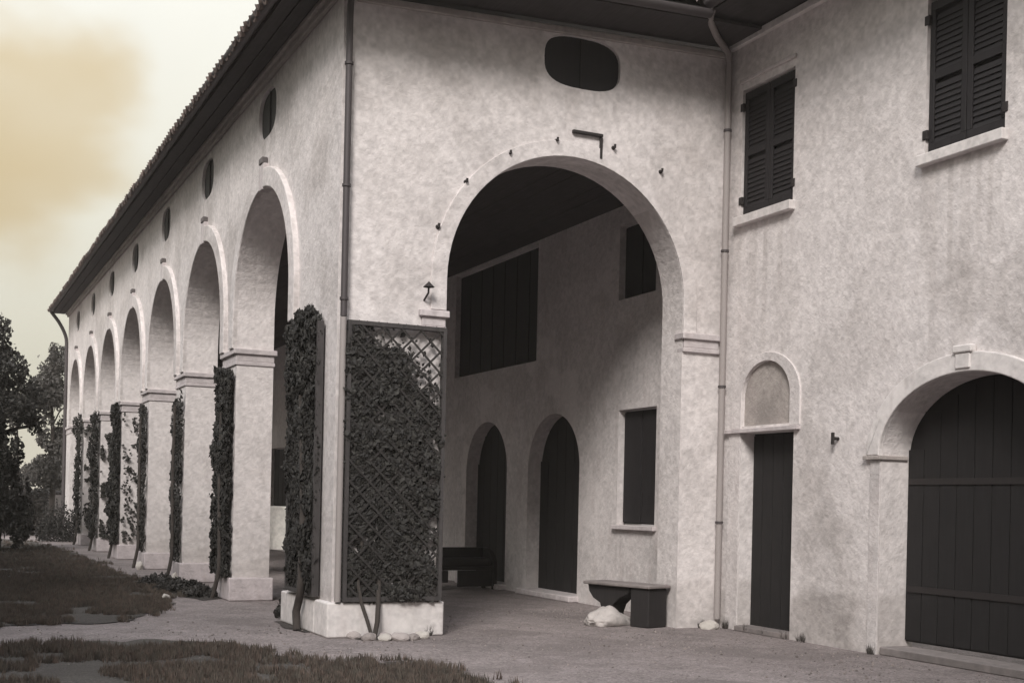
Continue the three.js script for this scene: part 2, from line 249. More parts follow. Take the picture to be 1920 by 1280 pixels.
{ // wall behind the portico: doors and windows in it
  const nz = (z) => -z;
  const doors = [[-7.78, 0.95], [-4.98, 0.96]], notch = [archPath(4.98, 0.96, 0.93, 2.2), archPath(7.78, 0.95, 0.93, 2.2)];
  const wins = [[1.68, 2.78, 1.3, 3.06], [1.78, 2.86, 4.76, 5.92], [5.7, 9.45, 4.1, 6.17], [11.4, 12.5, 1.3, 3.06], [15.6, 16.7, 1.3, 3.06], [22.1, 24.3, 1.32, 3.12], [27.2, 28.3, 1.3, 3.06]];
  part('back_wall', extrude(wallShape(0, nz(END), 7.4, 7.4, notch, wins.map((w) => rect(...w))), 'x', W, 0.45), M.plasterInner, arcade);
  for (const [z, a] of doors) {
    const d = part('door', extrude(shapeOf(archPath(-z, a, 0.93, 2.2, 0.03)), 'x', W + 0.27, 0.06), M.doorWood, arcade, z < -6 ? 'left arched dark door under the portico' : 'right arched dark door under the portico');
    for (let k = 0; k < 6; k++) { const u0 = z - a + k * a / 3 + 0.015, c = Math.max(Math.abs(u0 - z), Math.abs(u0 + a / 3 - 0.03 - z)) / a, h = 2.2 + 0.93 * Math.sqrt(Math.max(0, 1 - c * c)); part('plank', bx(W + 0.245, W + 0.272, 0.05, h - 0.02, u0, u0 + a / 3 - 0.02), M.doorWood, d); }
    part('door_step', bx(W - 0.18, W + 0.3, 0, 0.1, z - a - 0.06, z + a + 0.06, 0.02), M.limestone, arcade);
  }
  for (const [a, b, y0, y1] of wins) {
    const w = part('window_shutter', bx(W + 0.13, W + 0.17, y0 + 0.02, y1 - 0.02, -b + 0.01, -a - 0.01), M.shutterWood, arcade);
    const n = Math.max(2, Math.round((b - a) / 0.5)), s = (b - a) / n; for (let k = 0; k < n; k++) part('plank', bx(W + 0.1, W + 0.132, y0 + 0.04, y1 - 0.04, -b + k * s + 0.02, -b + (k + 1) * s - 0.02), M.shutterWood, w);
    if (y0 < 2) part('window_sill', bx(W - 0.07, W + 0.1, y0 - 0.07, y0 - 0.003, -b - 0.06, -a + 0.06, 0.01), M.limestone, arcade);
  }
  part('far_wall', bx(T + 0.002, W - 0.002, 0, 7.3, END + 0.003, END + 0.45), M.plasterInner, arcade);
  part('ceiling', bx(T + 0.002, W - 0.002, 6.24, 6.29, END + 0.452, -0.502), M.soffitWood, arcade);
  for (let k = 0; k < 16; k++) part('ceiling_board', bx(T + 0.002 + k * 0.3, T + 0.002 + k * 0.3 + 0.292, 6.21 - (k % 3) * 0.004, 6.238, END + 0.452, -0.502), M.soffitWood, arcade);
}
for (const [i, c] of centres.entries()) {
  part('archivolt', extrude(band(-c, AR + 0.002, AR + 0.002, SPRING, 0.27, CAP + 0.25), 'x', -0.06, 0.06, 0.014), M.arcadeWall, arcade);
  const k = shapeOf([[-c - 0.09, SPRING + AR - 0.02], [-c + 0.09, SPRING + AR - 0.02], [-c + 0.14, SPRING + AR + 0.34], [-c - 0.14, SPRING + AR + 0.34]]);
  const ks = part('keystone', extrude(k, 'x', -0.065, 0.12, 0.01), M.limestone, arcade);
  part('keystone_cap', bx(-0.09, 0.0, SPRING + AR + 0.342, SPRING + AR + 0.44, c - 0.1, c + 0.1, 0.02), M.keyDark, ks);
  const ow = part('oval_window', extrude(shapeOf(superEllipse(-c, OY(c), 0.5, 0.33, 0.72)), 'x', 0.05, 0.05), M.shutterWood, arcade);
  part('muntin', bx(0.03, 0.049, OY(c) - 0.32, OY(c) + 0.32, c - 0.02, c + 0.02), M.darkWood, ow);
  const z1 = c - AR, z0 = i < 6 ? z1 - (PERIOD - 2 * AR) : END;               // the pier beyond this arch
  moulding(0, T, z0, z1, CAP, arcade);
  part('plinth', bx(-0.06, T + 0.06, 0, 0.36, i < 6 ? z0 - 0.06 : z0, z1 + 0.06, 0.025), M.plasterOld, arcade);
}
{ const ow = part('oval_window', extrude(shapeOf(superEllipse(3.13, 7.15, 0.545, 0.325, 0.68)), 'z', -0.05, 0.05), M.shutterWood, arcade, 'dark oval window above the big end arch'); part('muntin', bx(3.11, 3.15, 6.84, 7.46, -0.049, -0.03), M.darkWood, ow); }
part('archivolt', extrude(band(BC, BR + 0.002, BR + 0.002, BS, 0.2, CAP + 0.26), 'z', 0.02, 0.02, 0.008), M.endWall, arcade, 'plain raised rim of the big end arch');
moulding(BC - BR - 0.3, BC - BR - 0.02, -0.1, 0.01, CAP, arcade); moulding(BC + BR + 0.02, W - 0.13, -0.1, 0.02, CAP + 0.01, arcade);
part('plinth', bx(-0.07, BC - BR + 0.03, 0, 0.41, -0.46, 0.075, 0.025), M.whiteStone, arcade, 'white corner plinth under the trellis');
part('plinth', bx(-0.07, T, 0, 0.40, -2.0, -0.461, 0.025), M.whiteStone, arcade);
part('iron_bracket', norm([bx(2.99, 3.42, 6.25, 6.29, 0.003, 0.05, 0.008), bx(3.385, 3.42, 5.98, 6.249, 0.003, 0.04, 0.008)]), M.iron, arcade);
for (const [x, y] of [[2.13, 5.87], [1.56, 5.45], [1.21, 4.87], [2.77, 6.12], [3.59, 6.15], [4.3, 5.94]]) part('iron_hook', norm([rod([x, y, -0.02], [x, y, 0.05], 0.016), rod([x, y - 0.01, 0.05], [x, y + 0.035, 0.055], 0.016), new THREE.CylinderGeometry(0.026, 0.026, 0.01, 10).rotateX(Math.PI / 2).translate(x, y, 0.006)]), M.iron, arcade);
{ const l = part('wall_lamp', norm([rod([1.06, 3.98, 0.0], [1.06, 4.05, 0.14], 0.012), rod([1.06, 4.05, 0.14], [1.06, 4.17, 0.15], 0.012), new THREE.ConeGeometry(0.07, 0.07, 12, 1, true).translate(1.06, 4.15, 0.15)]), M.iron, arcade); }
// eaves, gutters, pipes, roof
part('cornice', norm([bx(-0.07, 0, 7.41, 7.54, END, 0.07, 0.02), bx(-0.12, -0.0, 7.48, 7.545, END, 0.12, 0.012)].map((g) => lift(g))), M.render, arcade);
part('soffit', lift(bx(-0.52, 0.3, 7.546, 7.585, END - 0.1, 0.8)), M.soffitWood, arcade);
for (const [x0, x1] of [[-0.52, -0.34], [-0.32, -0.14]]) part('soffit_board', lift(bx(x0, x1, 7.522, 7.544, END - 0.1, 0.8)), M.soffitWood, arcade);
const shear = (g, k) => { const p = g.attributes.position; for (let i = 0; i < p.count; i++) p.setY(i, p.getY(i) + p.getX(i) * k); return g; };
part('end_soffit', shear(bx(-0.5, W - 0.003, 7.49, 7.53, 0.003, 0.78), 0.043), M.soffitWood, arcade);
part('end_cornice', shear(bx(0.15, W - 0.02, 7.34, 7.42, 0.003, 0.06, 0.015), 0.043), M.render, arcade);
const gutterGeo = (L) => { const s = new THREE.Shape(); s.absarc(0, 0, 0.08, Math.PI, 2 * Math.PI, false); s.absarc(0, 0, 0.068, 2 * Math.PI, Math.PI, true); return new THREE.ExtrudeGeometry(s, { depth: L, bevelEnabled: false, curveSegments: 10 }); };
part('gutter', lift(gutterGeo(-END + 0.9).translate(-0.6, 7.62, END - 0.1)), M.zinc, arcade);
part('end_gutter', shear(gutterGeo(5.2).rotateY(Math.PI / 2).translate(-0.75, 7.56, 0.86), 0.043), M.zinc, arcade);
function pipe(pts, r, mat, parent, ys, label) {
  const p = part('downpipe', tube(pts, r, 60, 10), mat, parent, label), [x, , z] = pts[pts.length - 1];
  for (const y of ys) part('pipe_bracket', new THREE.CylinderGeometry(r + 0.012, r + 0.012, 0.03, 12).translate(x, y, z), M.zinc, p); return p;
}
pipe([[0.03, 7.5, 0.3], [0.05, 7.3, 0.09], [0.05, 7, 0.075], [0.05, 5, 0.075], [0.05, 3.7, 0.075]], 0.04, M.zinc, arcade, [6.6, 5.2, 3.9], 'dark downpipe on the near corner of the arcade');
part('downpipe', tube([[0.05, 3.69, 0.075], [0.05, 2, 0.075], [0.05, 0.42, 0.075]], 0.038, 20, 10), M.palePipe, arcade, 'paler lower length of the corner downpipe');
pipe([[-0.58, 7.86, END - 0.06], [-0.3, 7.5, END - 0.08], [-0.06, 6.9, END - 0.06], [-0.06, 4, END - 0.06], [-0.06, 0.1, END - 0.06]], 0.06, M.zinc, arcade, [5, 2.5]);
const TAN = 0.33;
function slope(name, a, b, c, d, parent, pitch) {                    // a-b eave, d-c ridge; corrugated cover of round tiles on a slab
  const N = Math.round(V3(...a).distanceTo(V3(...b)) / pitch), pos = [], idx = [], per = 6, A = V3(...a), B = V3(...b), C = V3(...c), D = V3(...d), p = V3(), q = V3();
  for (let i = 0; i <= N * per; i++) { const t = i / (N * per), y = 0.1 + Math.abs(Math.sin(Math.PI * i / per)) * 0.09; p.lerpVectors(A, B, t); q.lerpVectors(D, C, t); pos.push(p.x, p.y + y, p.z, q.x, q.y + y, q.z); if (i) { const k = 2 * i; idx.push(k - 2, k, k - 1, k - 1, k, k + 1); } }
  const g = new THREE.BufferGeometry(); g.setAttribute('position', new THREE.Float32BufferAttribute(pos, 3)); g.setIndex(idx); g.setAttribute('uv', new THREE.BufferAttribute(new Float32Array(pos.length / 3 * 2), 2)); g.computeVertexNormals();
  const m = part(name, g, M.tile1, parent); m.userData.kind = 'stuff';
  const s = new THREE.BufferGeometry(), v = [A, B, C, D], e = []; for (const f of [[0, 1, 2], [0, 2, 3]]) for (const k of f) e.push(v[k].x, v[k].y + 0.06, v[k].z);
  s.setAttribute('position', new THREE.Float32BufferAttribute(e, 3)); s.computeVertexNormals(); s.setAttribute('uv', new THREE.BufferAttribute(new Float32Array(12), 2)); part('roof_deck', s, M.soffitWood, parent);
}
const RISE = 5.5 * TAN;
slope('roof_tiles', [-0.56, 7.58 - END * LIFT, END - 0.1], [-0.56, 7.58, 0.82], [4.94, 7.58 + RISE, -4.68], [4.94, 7.58 + RISE - END * LIFT, END - 0.1], arcade, 0.2);
slope('roof_tiles', [-0.56, 7.58, 0.82], [4.47, 7.76, 0.82], [9.97, 7.76 + RISE, -4.68], [4.94, 7.58 + RISE, -4.68], arcade, 0.2);
{ const r = rng(8), V = [0, 1, 2].map((k) => { const g = new THREE.CylinderGeometry(0.085, 0.1, 0.42, 10, 1, true, 0, Math.PI), i = new THREE.CylinderGeometry(0.07, 0.085, 0.42, 10, 1, true, 0, Math.PI); i.scale(-1, 1, 1); i.rotateY(0); const m = norm([g, new THREE.RingGeometry(0.07, 0.1, 10, 1, 0, Math.PI).rotateX(-Math.PI / 2).rotateY(-Math.PI / 2).translate(0, -0.21, 0)]); return m; });
  for (let z = 0.72, k = 0; z > END - 0.1; z -= 0.2, k++) { const t = part('roof_tile', V[k % 3], M['tile' + Math.floor(r() * 3)], arcade); t.material.side = THREE.DoubleSide; t.position.set(-0.50 + (r() - 0.5) * 0.05, 7.70 + (r() - 0.5) * 0.02 - Math.min(0, z) * LIFT, z); t.rotation.set((r() - 0.5) * 0.06, 0, -(Math.PI / 2 - Math.atan(TAN)) ); } }

// ---------------------------------------------------------------- the main house, coming towards the viewer on the right
const house = thing('main_house', 'tall pale plastered house on the right with shuttered upper windows and a wide arched doorway', 'building');
const HZ = 15, D2 = 4.28, D2A = 1.22, D2B = 0.82, D2S = 2.22;
{
  const notch = [archPath(-D2, D2A, D2B, D2S), [[-1.5, 0], [-1.5, 2.57], [-0.42, 2.57], [-0.42, 0]]];
  const wins = [[-1.38, -0.29, 5.41, 7.08], [-4.71, -3.62, 5.41, 7.08], [-9.3, -8.2, 5.41, 7.08], [-13, -11.9, 5.41, 7.08]];
  const ny = [archPath(-0.93, 0.50, 0.45, 3.02, 2.66, 20)];
  part('front_wall', extrude(wallShape(-HZ, -0.003, 7.78, 7.78, notch, [...wins.map((w) => rect(...w)), ...ny]), 'x', W, 0.5), M.houseWall, house);
  part('side_wall', bx(W + 0.5, W + 6, 0, 7.7, HZ - 0.5, HZ), M.plaster, house);
  for (const [k, [a, b, y0, y1]] of wins.entries()) {
    const w = part('window_shutter', bx(W + 0.085, W + 0.11, y0 + 0.02, y1 - 0.02, -b + 0.01, -a - 0.01), M.shutterWood, house);
    const m = (-b - a) / 2;
    for (const [z0, z1] of [[-b + 0.015, m - 0.006], [m + 0.006, -a - 0.015]]) {
      part('shutter_leaf', norm([bx(W + 0.03, W + 0.084, y0 + 0.03, y0 + 0.13, z0, z1, 0.006), bx(W + 0.03, W + 0.084, y1 - 0.13, y1 - 0.03, z0, z1, 0.006), bx(W + 0.03, W + 0.084, y0 + 0.131, y1 - 0.131, z0, z0 + 0.07, 0.006), bx(W + 0.03, W + 0.084, y0 + 0.131, y1 - 0.131, z1 - 0.07, z1, 0.006), bx(W + 0.032, W + 0.082, (y0 + y1) / 2 - 0.04, (y0 + y1) / 2 + 0.04, z0 + 0.071, z1 - 0.071)]), M.shutterWood, w);
      for (let y = y0 + 0.16; y < y1 - 0.16; y += 0.062) if (Math.abs(y - (y0 + y1) / 2) > 0.06) { const s = part('slat', new THREE.BoxGeometry(0.009, 0.07, z1 - z0 - 0.146), M.shutterWood, w); s.position.set(W + 0.055, y, (z0 + z1) / 2); s.rotation.z = -0.28; }
    }
    for (const y of [y0 + 0.22, y1 - 0.22]) for (const z of [-b, -a]) part('hinge', bx(W - 0.012, W + 0.03, y - 0.05, y + 0.05, z - 0.035, z + 0.035, 0.006), M.iron, house);
    part('window_sill', bx(W - 0.09, W + 0.08, y0 - 0.12, y0 - 0.003, -b - 0.05, -a + 0.05, 0.012), M.whiteStone, house);
    part('window_lintel', bx(W - 0.035, W + 0.02, y1 + 0.09, y1 + 0.14, -b - 0.03, -a + 0.03, 0.008), M.limestone, house);
  }
  // narrow door by the corner with its blind arch
  part('blind_panel', extrude(shapeOf(archPath(-0.93, 0.50, 0.45, 3.02, 2.66, 20)), 'x', W + 0.035, 0.3), M.render, house);
  part('door_arch', extrude(shapeOf([...archPath(-0.93, 0.70, 0.56, 3.02, 2.63, 24), ...archPath(-0.93, 0.502, 0.452, 3.02, 2.63, 24).reverse()]), 'x', W - 0.018, 0.018, 0.006), M.plaster, house);
  part('door_lintel', bx(W - 0.06, W + 0.12, 2.571, 2.625, 0.1, 1.63, 0.008), M.limestone, house);
  part('door_jamb', bx(W - 0.018, W + 0.02, 0, 2.569, 0.16, 0.417, 0.006), M.plaster, house);
  const d1 = part('narrow_door', bx(W + 0.215, W + 0.27, 0.02, 2.567, 0.423, 1.497), M.doorWood, house);
  for (let k = 0; k < 5; k++) part('plank', bx(W + 0.195, W + 0.214, 0.04, 2.54, 0.43 + k * 0.212, 0.43 + k * 0.212 + 0.2, 0.004), M.doorWood, d1);
  part('handle', rod([W + 0.16, 1.05, 1.36], [W + 0.16, 1.22, 1.36], 0.012), M.iron, d1);
  part('door_step', bx(W - 0.06, W + 0.21, 0, 0.07, 0.425, 1.495, 0.012), M.step, house);
  // wide arched doorway
  part('archivolt', extrude(band(-D2, D2A + 0.002, D2B + 0.002, D2S, 0.2, D2S - 0.002), 'x', W - 0.04, 0.04, 0.012), M.whiteStone, house, 'white rim of the wide arched doorway');
  part('keystone', norm([bx(W - 0.085, W, D2S + D2B + 0.19, D2S + D2B + 0.275, D2 - 0.13, D2 + 0.13, 0.02), bx(W - 0.07, W, D2S + D2B + 0.03, D2S + D2B + 0.189, D2 - 0.1, D2 + 0.1, 0.015)]), M.whiteStone, house);
  for (const s of [-1, 1]) { const z = D2 + s * D2A; part('impost', bx(W - 0.06, W + 0.36, D2S - 0.05, D2S - 0.004, Math.min(z, z + s * 0.25) - (s > 0 ? 0.03 : 0), Math.max(z, z + s * 0.25) + (s < 0 ? 0.03 : 0), 0.008), M.render, house); part('door_jamb', bx(W - 0.02, W + 0.02, 0, D2S - 0.052, Math.min(z, z + s * 0.16) + (s > 0 ? 0.003 : 0), Math.max(z, z + s * 0.16) - (s < 0 ? 0.003 : 0), 0.006), M.plaster, house); }
  const d2 = part('wide_door', extrude(shapeOf(archPath(-D2, D2A, D2B, D2S, 0.14)), 'x', W + 0.41, 0.06), M.doorWood, house);
  for (let k = 0; k < 10; k++) { const w = 2 * D2A / 10, z0 = D2 - D2A + k * w + 0.006, c = Math.max(Math.abs(z0 - D2), Math.abs(z0 + w - 0.012 - D2)) / D2A, h = D2S + D2B * Math.sqrt(Math.max(0, 1 - c * c)); part('plank', bx(W + 0.385, W + 0.412, 0.16, h - 0.01, z0, z0 + w - 0.012, 0.004), M.doorWood, d2); }
  for (const y of [0.7, 1.9]) part('strap', bx(W + 0.372, W + 0.386, y, y + 0.07, D2 - D2A + 0.03, D2 + D2A - 0.03), M.iron, d2);
  part('door_step', bx(W + 0.02, W + 0.41, 0, 0.09, D2 - D2A + 0.003, D2 + D2A - 0.003, 0.015), M.step, house);
  part('wall_hook', norm([rod([W, 2.43, 2.33], [W - 0.08, 2.43, 2.33], 0.02), bx(W - 0.1, W - 0.07, 2.36, 2.5, 2.31, 2.35, 0.008)]), M.iron, house);
  // eaves
  part('soffit', bx(W - 0.88, W + 0.2, 7.785, 7.83, 0.0, HZ + 0.5), M.soffitWood, house);
  part('cornice', bx(W - 0.08, W, 7.66, 7.76, 0.06, HZ, 0.015), M.whiteStone, house);
  part('gutter', gutterGeo(HZ - 0.4).translate(W - 0.95, 7.86, 0.86), M.zinc, house);
  pipe([[W - 0.86, 7.84, 0.84], [W - 0.86, 7.70, 0.76], [W - 0.5, 7.66, 0.4], [W - 0.12, 7.62, 0.1], [W - 0.09, 7.4, 0.085], [W - 0.09, 6.5, 0.085], [W - 0.09, 3, 0.085], [W - 0.09, 0.12, 0.085]], 0.042, M.palePipe, house, [6.6, 5, 3.2, 1.4], 'downpipe in the corner between house and arcade');
  slope('roof_tiles', [W - 0.9, 7.8, 0.82], [W - 0.9, 7.8, HZ + 0.5], [W + 4.6, 7.8 + RISE, HZ + 0.5], [W + 4.6, 7.8 + RISE, -4.68], house, 0.2);
}
/*THINGS*/
{ // loose chippings on the yard and weeds along the wall foot
  const r = rng(77), g = new THREE.IcosahedronGeometry(1, 0), L = [], q = new THREE.Quaternion(), e = new THREE.Euler();
  for (let i = 0; i < 9000; i++) { const x = -4 + 9.3 * r(), z = -3 + 9 * r(), c = vnoise(x * 1.3 + 50, z * 1.3 + 50, 512, 12); if (r() > c * c * 1.6 || (x < 1.4 && x > -0.1 && z < 0.1)) continue; const k = 0.004 + 0.012 * r() * r(); L.push(new THREE.Matrix4().compose(V3(x, k * 0.3, z), q.setFromEuler(e.set(r() * 3, r() * 3, r() * 3)), V3(k * 1.3, k, k))); }
  { const wp = []; for (let k = 0; k < 9; k++) { const a = r() * 6.28, h = 0.05 + r() * 0.09, c = Math.cos(a), d = Math.sin(a), o = 0.02 + r() * 0.05; wp.push(-d * 0.006, 0, c * 0.006, d * 0.006, 0, -c * 0.006, c * o, h, d * o); }
    const wg = new THREE.BufferGeometry(); wg.setAttribute('position', new THREE.Float32BufferAttribute(wp, 3)); wg.computeVertexNormals(); const P = [];
    for (let i = 0; i < 420; i++) { const u = r(), k = vnoise(u * 60, 3.3, 512, 19); if (k < 0.5) continue; const [x, z] = i % 3 ? [W - 0.03 - 0.07 * r() * r(), 0.15 + u * 6] : [W - 0.25 - 0.1 * r() - (i % 2 ? 0 : 3.9), -0.02 + 0.1 * r()]; if (z > 3.05 && z < 5.5 && i % 3) continue; const q2 = 0.4 + r() * 0.7; P.push(new THREE.Matrix4().compose(V3(x, 0, z), q.setFromEuler(e.set(0, r() * 6.28, 0)), V3(q2, q2, q2))); }
    const wm = new THREE.InstancedMesh(wg, M.grass, P.length); P.forEach((m, i) => wm.setMatrixAt(i, m)); wm.name = numbered('grass'); wm.userData = { kind: 'stuff', label: 'sparse weeds growing along the foot of the plastered walls', category: 'grass' }; scene.add(wm); }
  const im = new THREE.InstancedMesh(g, M.pebble0, L.length); L.forEach((m, i) => { im.setMatrixAt(i, m); const k = 0.35 + r() * 0.7; im.setColorAt(i, col(k, k * 0.97, k * 0.95)); });
  im.name = 'gravel'; im.userData = { kind: 'stuff', label: 'loose stone chippings scattered over the pale yard', category: 'gravel' }; scene.add(im);
}
// ---------------------------------------------------------------- trellises and climbers
function lattice(name, label, plane, at, u0, u1, y0, y1, pitch) {
  const t = thing(name, label, 'trellis'), w = u1 - u0, h = y1 - y0;
  const put = (g) => { if (plane === 'x') g.applyMatrix4(BASIS.x); g.translate(...(plane === 'x' ? [at, 0, 0] : [0, 0, at])); return worldUV(g); };
  const B = (a, b, c, d, z0, z1) => new THREE.BoxGeometry(b - a, d - c, z1 - z0).translate((a + b) / 2, (c + d) / 2, (z0 + z1) / 2);
  const s = plane === 'x' ? -1 : 1, zz = (a, b) => (s > 0 ? [a, b] : [-b, -a]);
  part('frame', put(norm([B(u0, u0 + 0.045, y0, y1, ...zz(0.03, 0.115)), B(u1 - 0.045, u1, y0, y1, ...zz(0.03, 0.115)), B(u0 + 0.046, u1 - 0.046, y1 - 0.05, y1, ...zz(0.03, 0.115)), B(u0 + 0.046, u1 - 0.046, y0, y0 + 0.05, ...zz(0.03, 0.115))])), M.postWood, t);
  for (const dir of [1, -1]) for (let c = -h; c < w; c += pitch) {              // clip each diagonal to the frame
    let a = Math.max(0, c), b = Math.min(w, c + h); if (b - a < 0.1) continue;
    const f = (x) => (dir > 0 ? y0 + (x - c) : y1 - (x - c)), L = (b - a) * Math.SQRT2, g = new THREE.BoxGeometry(L, 0.024, 0.009);
    g.rotateZ(dir * Math.PI / 4); g.translate(u0 + (a + b) / 2, (f(a) + f(b)) / 2, s * (dir > 0 ? 0.095 : 0.105)); part('slat', put(g), M.trellisWood, t);
  }
  return t;
}
function climber(label, plane, at, u0, u1, y0, y1, out, n, size, keep, stems, mats, seed, top = 0.2) {
  const t = thing('climbing_plant', label, 'climbing plant'), r = rng(seed), s = plane === 'x' ? -1 : 1, groups = mats.map(() => []);
  for (let i = 0; i < n; i++) {
    const a = r(), b = r(), u = u0 + (u1 - u0) * a + (r() - 0.5) * 0.08;
    const bump = vnoise(u * 4 + 90, 7.3, 512, seed) * top, y = y0 + (y1 - top + bump - y0) * b;
    const clump = vnoise(u * 6 + 40, y * 6 + 40, 512, seed + 1), cl2 = vnoise(u * 2.2 + 40, y * 2.2 + 40, 512, seed + 2);
    if (keep && r() > keep(a, b, clump)) continue;
    const d = (0.04 + (0.25 + 0.75 * cl2) * out * (0.35 + 0.65 * clump) * Math.sqrt(r())) * s;
    const p = plane === 'x' ? [at + d, y, -u] : [u, y, at + d];
    groups[Math.floor(r() * mats.length)].push([...p, size * (0.5 + 1.3 * r() * r()), (r() - 0.5) * 1.8, (plane === 'x' ? -Math.PI / 2 : 0) + (r() - 0.5) * 1.9, (r() - 0.5) * 3]);
  }
  groups.forEach((g, i) => leaves(g, t, 'foliage', mats[i]));
  for (const st of stems) part('stem', tube(st.p, st.r, 14, 7), M.bark, t);
  return t;
}
const LV = [M.leaf0, M.leaf1, M.leaf2];
lattice('trellis', 'tall trellis on the end of the corner pier, left of the big arch', 'z', 0.0, 0.1, 1.32, 0.42, 3.66, 0.24);
climber('dark dense climber filling the trellis left of the big arch', 'z', 0.0, 0.10, 1.29, 0.43, 3.62, 0.15, 14000, 0.085,
  (a, b, c) => { const e = a * 0.9 + (b - 0.70) * 2.4 + (c - 0.5) * 0.5; return (1 - 0.95 * sstep(0.62, 1.18, e)) * (c < 0.24 ? 0.2 : 1) * (b > 0.93 ? 0.45 : 1) * (a > 0.87 ? 0.15 + 0.8 * sstep(0.42, 0.62, c) : 1); },
  [{ p: [[0.44, 0, 0.2], [0.38, 0.2, 0.19], [0.32, 0.42, 0.12], [0.30, 0.7, 0.05], [0.4, 1.6, 0.03], [0.5, 3, 0.03]], r: 0.022 }, { p: [[0.46, 0, 0.2], [0.5, 0.2, 0.19], [0.53, 0.42, 0.12], [0.56, 0.7, 0.05], [0.75, 1.6, 0.03], [0.85, 2.6, 0.03]], r: 0.03 }], LV, 301, 0.06);
lattice('trellis', 'tall trellis on the arcade side of the corner pier, right of the first arch', 'x', 0.0, 0.42, 1.66, 0.44, 3.7, 0.24);
climber('dark climber on the arcade side of the corner pier with a bushy top', 'x', 0.0, 0.44, 1.68, 0.5, 4.02, 0.25, 12000, 0.08, (a, b, c) => (c < 0.28 ? 0.35 : 1),
  [{ p: [[-0.17, 0, -0.82], [-0.15, 0.25, -0.95], [-0.16, 0.5, -0.72], [-0.1, 1.6, -0.9], [-0.08, 3.4, -1.2]], r: 0.05 }], LV, 302, 0.3);
{
  const PL = [
    ['dark climber covering the arcade face of the first pier beyond the corner', 0.27, 9000, 3.72, null],
    ['thin climber up the arcade face of the second pier beyond the corner', 0.11, 4200, 3.6, (a, b, c) => 0.12 + 0.9 * sstep(0.3, 0.7, c)],
    ['thin climber up the arcade face of the third pier beyond the corner', 0.12, 4200, 3.62, (a, b, c) => 0.15 + 0.9 * sstep(0.3, 0.7, c)],
    ['thick climber with a bushy top on the fourth pier beyond the corner', 0.34, 6500, 4.0, null],
    ['bushy climber on the fifth pier beyond the corner', 0.33, 6000, 3.98, (a, b, c) => 0.3 + 0.7 * c],
    ['climber on the sixth pier, farthest along the arcade', 0.32, 5000, 4.1, (a, b, c) => 0.3 + 0.7 * c]];
  PL.forEach(([label, out, n, top, keep], i) => {
    const z1 = centres[i] - AR, z0 = z1 - (PERIOD - 2 * AR);
    const t = climber(label, 'x', 0.0, -z1 + 0.02, -z0 - 0.02, 0.38, top, out, n, 0.085, keep, [{ p: [[-0.2, 0, (z0 + z1) / 2], [-0.12, 0.5, (z0 + z1) / 2 + 0.1], [-0.1, 2, (z0 + z1) / 2 - 0.1], [-0.1, 3.3, (z0 + z1) / 2]], r: 0.035 }], LV, 310 + i, 0.35);
    if (i >= 3) { const r = rng(400 + i), L = []; for (let k = 0; k < 2600; k++) { const x = 0.56 * r(), y = 0.4 + 3.3 * r(), c = vnoise(x * 7 + 30, y * 5 + 30, 512, 40 + i); if (c < (i === 4 ? 0.58 : 0.5) || r() > (i === 4 ? 0.9 : i === 3 ? 0.22 : 0.5)) continue; L.push([x, y, z1 + 0.03 + 0.12 * r(), 0.09 * (0.6 + 0.8 * r()), (r() - 0.5) * 1.8, (r() - 0.5) * 1.9, (r() - 0.5) * 3]); } leaves(L, t, 'foliage', M.leaf1); }
  });
}
// ---------------------------------------------------------------- small things on the ground
function rock(size, seed, detail = 2) {
  const g = new THREE.IcosahedronGeometry(1, detail), p = g.attributes.position, v = V3();
  for (let i = 0; i < p.count; i++) { v.fromBufferAttribute(p, i); const k = 0.75 + 0.45 * vnoise(v.x * 1.5 + 20, v.y * 1.5 + v.z * 1.1 + 20, 512, seed) + 0.12 * vnoise(v.x * 5 + 30, v.y * 5 + v.z * 4 + 30, 512, seed + 1); v.multiplyScalar(k); v.y = Math.max(v.y, -0.55); p.setXYZ(i, v.x * size[0], v.y * size[1], v.z * size[2]); }
  g.computeVertexNormals(); return worldUV(g);
}
function stone(label, x, z, s, seed, mat, group) { const g = rock(s, seed); const m = part('stone', g, mat, scene); m.position.set(x, s[1] * 0.45, z); m.rotation.y = seed; m.userData = { label, category: 'stone' }; if (group) m.userData.group = group; return m; }
[[0.24, 0.12, 0.09], [0.36, 0.33, 0.10], [0.52, 0.41, 0.085], [0.68, 0.46, 0.11], [0.86, 0.42, 0.09], [1.02, 0.3, 0.1], [0.6, 0.2, 0.075]].forEach(([x, z, s], i) => stone(['leftmost rough stone', 'second stone from the left', 'third stone from the left, close before the stems', 'front middle stone, largest of the ring,', 'fifth stone from the left', 'rightmost stone', 'stone set back between the stems and the ring'][i] + ' at the trellis foot', x, z, [s, s * 0.6, s * 0.8], 3 + i, M['pebble' + (i % 3)], 'stones round the trellis foot'));
stone('small pale stone under the downpipe beside the narrow door', 5.1, 0.2, [0.12, 0.08, 0.1], 31, M.pebble2);
stone('pale stone in the dark bed near the lawn edge, before the first pier', -0.95, -5.4, [0.07, 0.07, 0.07], 33, M.pebble2);
stone('whitish square-edged stone at the foot of the second pier', -0.16, -9.2, [0.07, 0.13, 0.07], 35, M.pebble2);
stone('whitish stone at the foot of the third pier', -0.16, -13.4, [0.07, 0.12, 0.07], 37, M.pebble2);
